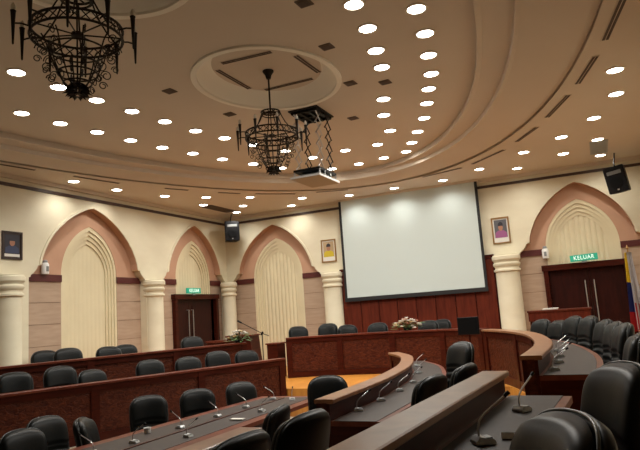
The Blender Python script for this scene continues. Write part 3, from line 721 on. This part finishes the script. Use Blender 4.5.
# ------------------------------------------------------------------ chairs
def pillow(w, h, t_front, t_back, zc, yc, dome=.03, wrap=.05, pleats=0, n=22, lean=.0, top_roll=0.):
    bm = bmesh.new(); G = {}
    m = int(n * 1.4)
    for side in (0, 1):
        for i in range(n + 1):
            for j in range(m + 1):
                u = -1 + 2 * i / n; v = -1 + 2 * j / m
                edge = i in (0, n) or j in (0, m)
                if side and edge: G[side, i, j] = G[0, i, j]; continue
                x = u * math.sqrt(1 - .25 * v ** 6); z = v * math.sqrt(1 - .25 * u ** 6)
                pr = max(0., (1 - abs(u) ** 5) * (1 - abs(v) ** 6)) ** .45
                if side == 0:
                    y = -t_front * pr
                    if pleats and v < .12 and v > -.92:
                        ph = (v + .92) / 1.04 * pleats
                        y += .026 * (abs(math.cos(PI * ph)) ** 4) * pr
                    elif pleats and v >= .12: y -= .012 * pr
                else: y = t_back * pr
                ww = w / 2 * (1 - .07 * (1 - v) / 2)
                X = x * ww; Z = z * h / 2 - dome * u * u
                y += -wrap * u * u + .5 * lean * 0
                zz = Z + h / 2
                y += lean * zz + .05 * (zz / h - .35) ** 2 * h
                G[side, i, j] = bm.verts.new((X, yc + y, zc + Z))
    for side in (0, 1):
        for i in range(n):
            for j in range(m):
                q = [G[side, i, j], G[side, i + 1, j], G[side, i + 1, j + 1], G[side, i, j + 1]]
                bm.faces.new(q if side == 0 else q[::-1])
    return bm
def make_chair():
    e = empty('conference_chair', (0, 0, 0))
    body = []
    body.append(obj('backrest', pillow(.53, .66, .075, .015, .77, .20, pleats=4, lean=.18), M['leather'], e, 'all'))
    body.append(obj('back_shell', pillow(.55, .68, .012, .055, .765, .222, lean=.18), M['shell'], e, 'all'))
    w_, h_, lp = .545, .672, []
    bd = [(-1 + i / 9, -1) for i in range(18)] + [(1, -1 + i / 12) for i in range(24)] + [(1 - i / 9, 1) for i in range(18)] + [(-1, 1 - i / 12) for i in range(24)]
    for u, v in bd:
        z = v * math.sqrt(1 - .25 * u ** 6) * h_ / 2 - .03 * u * u; zz = z + h_ / 2
        lp.append((u * math.sqrt(1 - .25 * v ** 6) * w_ / 2 * (1 - .07 * (1 - v) / 2), .212 - .05 * u * u + .18 * zz + .05 * (zz / h_ - .35) ** 2 * h_, .767 + z))
    bm = bmesh.new(); tube(bm, lp, .006, 6, closed=True); body.append(obj('piping_rim_glint', bm, M['piping_rim_glint'], e, 'all'))
    bm = pillow(.54, .52, .06, .05, 0, 0, dome=0, wrap=0); bmesh.ops.rotate(bm, verts=bm.verts, matrix=Matrix.Rotation(-PI / 2, 3, 'X')); bmesh.ops.translate(bm, verts=bm.verts, vec=(0, -.06, .44))
    body.append(obj('seat', bm, M['leather'], e, 'all'))
    bm = bmesh.new(); tube(bm, [(0, 0, .07), (0, 0, .41)], .028, 12); lathe(bm, [(0, .38), (.12, .38), (.12, .40), (0, .40)], 12); obj('column', bm, M['plastic'], e)
    bm = bmesh.new()
    for k in range(5):
        a = 2 * PI * k / 5 + .3; tube(bm, [(.02 * math.cos(a), .02 * math.sin(a), .10), (.25 * math.cos(a), .25 * math.sin(a), .065)], .026, 8, .018)
        lathe(bm, [(0, 0), (.026, .004), (.03, .028), (.026, .052), (0, .056)], 10, (.25 * math.cos(a), .25 * math.sin(a)))
    obj('base', bm, M['plastic'], e)
    return e
CH = make_chair(); used = []
CHEAD = 1.105        # height of the back with the seat at its middle setting
def chair(x, y, fl, topz, rz, label, group):
    """(x, y): where the top of the back stands; topz its height relative to the eye; rz the way it faces"""
    if used: c = copy_tree(CH)
    else: c = CH
    used.append(1)
    c.location = (x - (-math.sin(rz)) * .28, y - math.cos(rz) * .28, fl); c.rotation_euler = (0, 0, rz)
    dz = (topz + CZ - fl) - CHEAD
    for k in c.children:
        n = k.name.split('.')[0]
        if n == 'base': k.location.z = 0
        elif n == 'column': k.scale.z = 1; k.location.z = min(dz, .0) if dz < 0 else 0; k.scale.z = 1 if dz < 0 else (.41 + dz) / .41
        else: k.location.z = dz
    c['label'] = label; c['category'] = 'chair'; c['group'] = group
    return c
# near bench
G1 = 'chairs of the nearest bench'
chair(.03, 3.26, H1, -.325, -PI / 2 + .45, 'big black leather chair at the right photo edge, behind the nearest bench', G1)
chair(-.155, 1.88, H1, -.325, -PI / 2 + .45, 'black leather chair cut by the bottom right corner, closest to the viewer', G1)
# right curved bench
G2 = 'chairs along the right curved bench'
T = ['nearest, cut by the photo edge', 'second from the near end', 'third from the near end', 'fourth from the near end', 'fifth from the near end', 'third from the far end', 'second from the far end', 'at the far end']
for (x, y, t, r), tx in zip([(.24, 6.24, -.364, -1.5), (.19, 7.8, -.335, -1.4), (.11, 8.6, -.345, -1.35), (.0, 9.45, -.345, -1.25), (-.21, 10.35, -.31, -1.15), (-.46, 11.1, -.318, -1.05), (-.75, 11.75, -.40, -.95), (-1.08, 12.3, -.38, -.85)], T):
    chair(x, y, H1, t, r, 'black chair outside the right curved bench, ' + tx, G2)
G3 = 'chairs behind the inner right benches'
chair(-1.77, 3.46, H2, -.585, -PI / 2 - .15, 'black chair with its back to the viewer at bottom centre, nearest the broad rail', G3)
chair(-1.83, 2.80, H2, -.585, -PI / 2 - .1, 'black chair half below the bottom edge, left of the bottom centre chair', G3)
chair(-1.57, 5.8, H2, -.64, -PI / 2 - .25, 'black chair behind the inner curved bench, rising just above the broad rail', G3)
chair(-1.46, 6.85, H2, -.645, -PI / 2 - .2, 'black chair behind the inner curved bench, middle of three', G3)
chair(-1.80, 8.35, H2, -.50, -.75, 'shiny black chair with grey highlights at the far end of the inner curved bench', G3)
# central table
G4 = 'chairs round the central table'
for (x, y, r, lb) in [(-5.75, 4.66, 1.45, 'black chair cut by the bottom left corner'), (-6.25, 5.40, 1.45, 'black chair second from the bottom left corner, below the carved left bench'), (-5.58, 5.36, 2.1, 'black chair turned away beside the table, between the second left chair and the ribbed one'),
                     (-6.1, 7.05, .85, 'black chair with pleated back at the table, first of three facing the viewer'), (-5.72, 7.7, .85, 'black chair with pleated back at the table, second of three facing the viewer'), (-5.44, 8.48, 1.0, 'black chair with pleated back at the table, third and farthest from the left')]:
    chair(x, y, 0, -.995, r, lb, G4)
chair(-2.98, 5.28, 0, -.84, -PI / 2 + .2, 'narrow black chair in the gap at the end of the inner bench rail', G4)
chair(-3.42, 7.45, 0, -.815, .35, 'black chair in front of the orange floor, beyond the end of the central table', G4)
# left benches
G5 = 'chairs behind the second left bench'
for (x, y, t, r, lb) in [(-8.6, 6.83, -.583, 1.15, 'first from the left photo edge'), (-8.3, 7.45, -.56, 1.15, 'second from the left photo edge'), (-8.14, 7.99, -.68, 1.3, 'third from the left, turned aside'), (-7.8, 9.08, -.627, 1.0, 'fourth from the left'),
                         (-7.47, 9.8, -.648, 1.0, 'fifth from the left'), (-7.3, 10.56, -.61, .9, 'second from the right end'), (-7.05, 11.28, -.66, .9, 'rightmost of the row')]:
    chair(x, y, H2, t, r, 'black chair behind the second left bench, ' + lb, G5)
G6 = 'chairs behind the rear left bench'
for (x, y, t, r, lb) in [(-10.15, 8.74, -.335, 1.15, 'left one of the first pair'), (-9.41, 8.64, -.308, 1.1, 'right one of the first pair'), (-9.2, 9.48, -.351, 1.15, 'left one of the second pair'), (-9.72, 10.52, -.366, 1.0, 'right one of the second pair'), (-8.75, 11.65, -.306, 1.0, 'single one in front of the left door')]:
    chair(x, y, H1, t, r, 'black chair showing above the rear left bench, ' + lb, G6)
G7 = 'chairs on the dais'
for (x, y, t, r, lb) in [(-7.36, 14.4, -.272, .75, 'turned sideways at the left end'), (-6.45, 14.32, -.244, .1, 'in front of the tan stone blocks'), (-6.14, 14.87, -.322, .6, 'low one below the left edge of the screen'), (-5.12, 14.4, -.305, .0, 'one just left of the flowers'),
                         (-3.77, 14.18, -.32, -.2, 'just right of the flowers'), (-3.66, 15.05, -.33, -.3, 'rightmost of the row')]:
    chair(x, y, HD, t, r, 'black chair behind the dais bench, ' + lb, G7)

# ------------------------------------------------------------------ microphones
def make_mic():
    e = empty('conference_microphone', (0, 0, 0))
    bm = bmesh.new()
    poly3(bm, [[(-.075, 0), (.075, 0), (.075, .022), (.045, .055), (-.06, .035)]], .13, lambda a, b, d: Vector((-.065 + d, a, b)))
    bmesh.ops.bevel(bm, geom=list(bm.edges), offset=.006, segments=2, affect='EDGES'); obj('base', bm, M['miclight'], e)
    obj('button_panel', BX((-.045, -.05, .038), (.045, -.005, .047)), M['grey'], e)
    bm = bmesh.new(); tube(bm, [(0, .03, .045), (0, .03, .11), (0, .015, .155), (0, -.03, .20), (0, -.12, .26), (0, -.19, .305)], .008, 8); obj('gooseneck', bm, M['steel'], e, True)
    bm = bmesh.new(); tube(bm, [(0, -.185, .302), (0, -.225, .328)], .013, 10, .016); obj('microphone_head', bm, M['plastic'], e, True)
    return e
MC = make_mic(); mused = []
def mic(x, y, z, rz, label, group, sc=.62):
    c = copy_tree(MC) if mused else MC
    mused.append(1)
    c.location = (x, y, z); c.rotation_euler = (0, 0, rz); c.scale = (sc,) * 3
    c['label'] = label; c['category'] = 'microphone'; c['group'] = group
zn = -.68 + CZ + .0065
GM = 'gooseneck microphones on the benches'
mic(-.60, 3.08, zn, 2.15, 'microphone with bright bent gooseneck on the nearest desk, closest to the viewer', GM, .70)
mic(-.52, 3.98, zn, 2.6, 'microphone on the nearest desk at the end of the rail', GM, .66)
for x, y, t in ((-.47, 6.2, 'nearest'), (-.47, 6.9, 'second'), (-.50, 7.6, 'third'), (-.57, 8.4, 'farthest')): mic(x, y, zn, 1.75, 'microphone on the right curved desk, %s of the four in line' % t, GM)
zn = -1.0 + CZ + .0065
for i, (x, y, r) in enumerate([(-2.36, 5.86, 2.0), (-2.34, 6.5, 2.1), (-2.36, 7.25, 2.0), (-2.42, 8.05, 2.0), (-2.66, 9.2, 2.2), (-3.0, 10.3, 2.3)]): mic(x, y, zn, r, 'microphone on the inner curved desk, %s along the light rail from the viewer' % ORD[i], GM)
zn = -1.24 + CZ + .0065
for i, (x, y, r) in enumerate([(-4.85, 4.75, -1.2), (-4.75, 5.25, 1.8), (-4.76, 6.05, -1.6), (-4.74, 6.8, -1.6), (-4.74, 7.5, -1.4), (-4.72, 8.25, -1.2), (-4.36, 8.2, .6), (-4.3, 5.6, 1.5), (-4.3, 7.2, 1.5)]): mic(x, y, zn, r, 'microphone on the long central table, %s by distance from the bottom left' % ORD[i] if i < 6 else 'microphone on the long central table, %s' % ('at its far right corner', 'near the cut off inner rail', 'on its viewer side midway')[i - 6], GM)
props(obj('name_card', BX((-.09, -.04, 0), (.09, .04, .012)), M['paper'], loc=(-4.3, 6.6, zn + .004)), 'pale card lying on the long central table', 'card')
bm = bmesh.new(); poly3(bm, [[(-.04, 0), (.04, 0), (.03, .015), (-.03, .03)]], .06, lambda a, b, d: Vector((-.03 + d, a, b)))
props(obj('desk_card', bm, M['miclight'], loc=(-.50, 3.22, -.68 + CZ + .008)), 'small card holder beside the nearest microphone', 'card holder')
obj_cup = bmesh.new(); lathe(obj_cup, [(0, 0), (.035, 0), (.045, .06), (.04, .06), (.032, .01), (0, .01)], 16)
props(obj('paper_cup', obj_cup, M['white'], smooth=True, loc=(-5.0, 5.75, zn)), 'small white cup on the left side of the central table', 'cup')

# ------------------------------------------------------------------ flowers
def flowers(x, y, z, w, label, cols, n=26, seed=3):
    rnd = random.Random(seed)
    e = empty('flower_arrangement', (x, y, z), 0, label, 'flowers')
    bm = bmesh.new(); lathe(bm, [(0, 0), (.09, 0), (.10, .06), (.08, .06), (0, .05)], 16); obj('bowl', bm, M['plastic'], e, True)
    tips = []
    for k in range(n):
        a = rnd.uniform(0, 2 * PI); rr = w * math.sqrt(rnd.random()); tips.append((rr * math.cos(a), rr * .55 * math.sin(a), .07 + (1 - (rr / w) ** 2) * .17 + rnd.uniform(-.03, .05)))
    bm = bmesh.new()
    for t in tips: tube(bm, [(0, 0, .04), (t[0] * .5, t[1] * .5, t[2] * .75), t], .004, 5)
    obj('stem', bm, M['leaf'], e)
    bm = bmesh.new()
    for k in range(46):
        a = rnd.uniform(0, 2 * PI); r0 = w * rnd.uniform(.3, 1.1); zz = rnd.uniform(.0, .14); ln = rnd.uniform(.07, .13)
        c = Vector((r0 * math.cos(a), r0 * .6 * math.sin(a), .03 + zz)); d = Vector((math.cos(a), .6 * math.sin(a), rnd.uniform(-.3, .4))).normalized(); s = d.cross(Vector((0, 0, 1))).normalized() * .025
        v = [bm.verts.new(q) for q in (c, c + d * ln * .5 + s, c + d * ln, c + d * ln * .5 - s)]; u = bm.verts.new(c + d * ln * .5 + Vector((0, 0, .012)))
        for i in range(4): bm.faces.new((v[i], v[(i + 1) % 4], u))
        bm.faces.new(v[::-1])
    obj('foliage', bm, M['leaf'], e)
    for t in tips:
        bm = bmesh.new(); R0 = rnd.uniform(.045, .07)
        for ring, tilt in ((6, .25), (5, .75)):
            for k in range(ring):
                a = 2 * PI * k / ring + tilt; d = Vector((math.cos(a), math.sin(a), tilt)).normalized(); s = Vector((-math.sin(a), math.cos(a), 0)) * R0 * .42
                p = Vector(t); v = [bm.verts.new(q) for q in (p, p + d * R0 * .6 + s, p + d * R0, p + d * R0 * .6 - s)]; u = bm.verts.new(p + d * R0 * .55 - Vector((0, 0, .008)))
                for i in range(4): bm.faces.new((v[i], v[(i + 1) % 4], u))
                bm.faces.new(v[::-1])
        obj('blossom', bm, rnd.choice(cols), e)
flowers(-4.12, 13.62, -.5 + CZ, .34, 'cream and pink flower arrangement on the dais bench under the screen', [M['petaly'], M['petalw'], M['petalp'], M['petaly'], M['petalw']], 34)
flowers(-7.44, 11.62, -.5 + CZ + .002, .27, 'white flower arrangement on the far end of the rear left bench', [M['petalw'], M['petalw'], M['petaly']], 22, 9)

# ------------------------------------------------------------------ mic stand, flags, monitor, wall gadgets
e = empty('microphone_stand', (-7.98, 13.58, HR1), 0, 'thin black boom microphone stand before the ribbed niche', 'microphone stand')
bm = bmesh.new()
for k in range(3):
    a = 2 * PI * k / 3 + .4; tube(bm, [(0, 0, .1), (.25 * math.cos(a), .25 * math.sin(a), .015)], .010, 6)
obj('tripod', bm, M['plastic'], e)
bm = bmesh.new(); tube(bm, [(0, 0, .08), (0, 0, 1.06)], .013, 8); obj('upright', bm, M['plastic'], e)
bm = bmesh.new(); tube(bm, [(.20, 0, 1.0), (0, 0, 1.07), (-.62, 0, 1.38)], .010, 8); obj('boom', bm, M['plastic'], e)
bm = bmesh.new(); tube(bm, [(-.60, 0, 1.37), (-.72, 0, 1.43)], .02, 8, .028); obj('microphone', bm, M['plastic'], e)
bm = bmesh.new(); tube(bm, [(-.02, 0, 1.03), (.02, 0, 1.11)], .028, 8); obj('clutch', bm, M['plastic'], e)

def flag(x, y, cols, label, h, seed, wd=.2):
    e = empty('flag', (x, y, HR1), 0, label, 'flag', 'flags on poles by the right door')
    bm = bmesh.new(); lathe(bm, [(0, 0), (.18, 0), (.18, .03), (.05, .06), (.03, .12), (0, .12)], 20); obj('base', bm, M['framedark'], e, True)
    bm = bmesh.new(); tube(bm, [(0, 0, .06), (0, 0, h)], .014, 8); obj('pole', bm, M['brass'], e)
    bm = bmesh.new(); lathe(bm, [(0, h), (.012, h), (.03, h + .03), (.012, h + .07), (0, h + .1)], 10); obj('finial', bm, M['brass'], e, True)
    bm = bmesh.new(); n, m = 40, 24; rnd = random.Random(seed); ph = [rnd.uniform(0, 6) for _ in range(3)]
    g = [[None] * (m + 1) for _ in range(n + 1)]
    for i in range(n + 1):
        for j in range(m + 1):
            u = i / n; v = j / m
            spread = wd * (.30 + .7 * v)
            a = u * 2 * PI * 2.2
            g[i][j] = bm.verts.new((-.02 + spread * (u - .35) + .02 * math.sin(a * 1.3 + ph[0]), .045 * math.sin(a + ph[1]) * (.5 + .6 * v), h - .06 - v * (h - .75) - .25 * u * (1 - v) * v))
    for i in range(n):
        for j in range(m):
            f = bm.faces.new((g[i][j], g[i + 1][j], g[i + 1][j + 1], g[i][j + 1])); f.material_index = cols(i / n, j / m)
    bmesh.ops.solidify(bm, geom=bm.faces[:], thickness=.004)
    ms = [M['flagyellow'], M['flagblue'], M['flagred'], M['flagpale'], M['flagviolet'], M['flaggreen']]
    obj('cloth', bm, ms, e, 'all')
flag(.62, 13.55, lambda u, v: (0 if v < .36 else (1 if v < .74 else 2)) if u < .42 else (3 if (int(u * 14) % 2) else (2 if v > .62 else 3)), 'flag with yellow, blue and red folds right of the dark door', 2.32, 5, .32)
flag(1.0, 13.35, lambda u, v: 4 if u < .35 else (3 if v < .7 else 5), 'pale greyish flag hanging at the right photo edge', 2.22, 8, .34)

e = empty('monitor', (-2.40, 12.0, HR1), -.1, 'small black monitor on a thin stand in front of the dais bench', 'monitor')
obj('screen_case', BX((-.21, -.03, .86), (.21, .03, 1.20), .012), M['plastic'], e); obj('display', BX((-.185, -.034, .90), (.185, -.029, 1.175)), M['shell'], e)
bm = bmesh.new(); tube(bm, [(0, .02, .03), (0, .02, .9)], .018, 8); obj('stand', bm, M['wood'], e)
bm = bmesh.new(); lathe(bm, [(0, 0), (.14, 0), (.14, .02), (.03, .035), (0, .035)], 20); obj('foot', bm, M['plastic'], e, True)
def gadget(mp, c, z, label, rz):
    e = empty('air_freshener', label=label, cat='dispenser'); e.location = mp(c, z, .12); e.rotation_euler = (0, 0, rz)
    bm = bmesh.new(); lathe(bm, [(0, 0), (.075, 0), (.08, .02), (.08, .20), (.06, .24), (0, .24)], 20); obj('body', bm, M['white'], e, True)
    bm = bmesh.new(); lathe(bm, [(.05, .24), (.055, .27), (.035, .30), (0, .30)], 16); obj('nozzle', bm, M['grey'], e, True)
    obj('label_strip', BX((-.03, -.084, .05), (.03, -.07, .16)), M['grey'], e)
gadget(LEFTMP, 9.12, 1.24 + CZ, 'white dispenser standing on the dark band left of the large left arch', PI / 2)
gadget(FRONTMP, -1.10, 1.0 + CZ, 'white dispenser on the wall beside the top left corner of the right door', 0)

# ------------------------------------------------------------------ world, camera, view
w = bpy.data.worlds.new('world'); S.world = w; w.use_nodes = True
w.node_tree.nodes['Background'].inputs['Color'].default_value = (1, .9, .75, 1); w.node_tree.nodes['Background'].inputs['Strength'].default_value = .0
cd = bpy.data.cameras.new('camera'); cam = bpy.data.objects.new('camera', cd); COL.objects.link(cam)
cd.sensor_width = 36; cd.lens = 33.75; cd.clip_start = .05; cd.clip_end = 100
yaw, pit, rol = .42456, .147626, .0689802
f = Vector((-math.sin(yaw) * math.cos(pit), math.cos(yaw) * math.cos(pit), math.sin(pit)))
r0 = Vector((math.cos(yaw), math.sin(yaw), 0)); u0 = r0.cross(f)
r = r0 * math.cos(rol) - u0 * math.sin(rol); u = u0 * math.cos(rol) + r0 * math.sin(rol)
mw = Matrix((( r.x, u.x, -f.x, 0), (r.y, u.y, -f.y, 0), (r.z, u.z, -f.z, CZ), (0, 0, 0, 1)))
cam.matrix_world = mw
S.camera = cam
vs = S.view_settings
vs.view_transform = 'Standard'; vs.look = 'None'; vs.gamma = 1; vs.use_curve_mapping = False; vs.exposure = .12
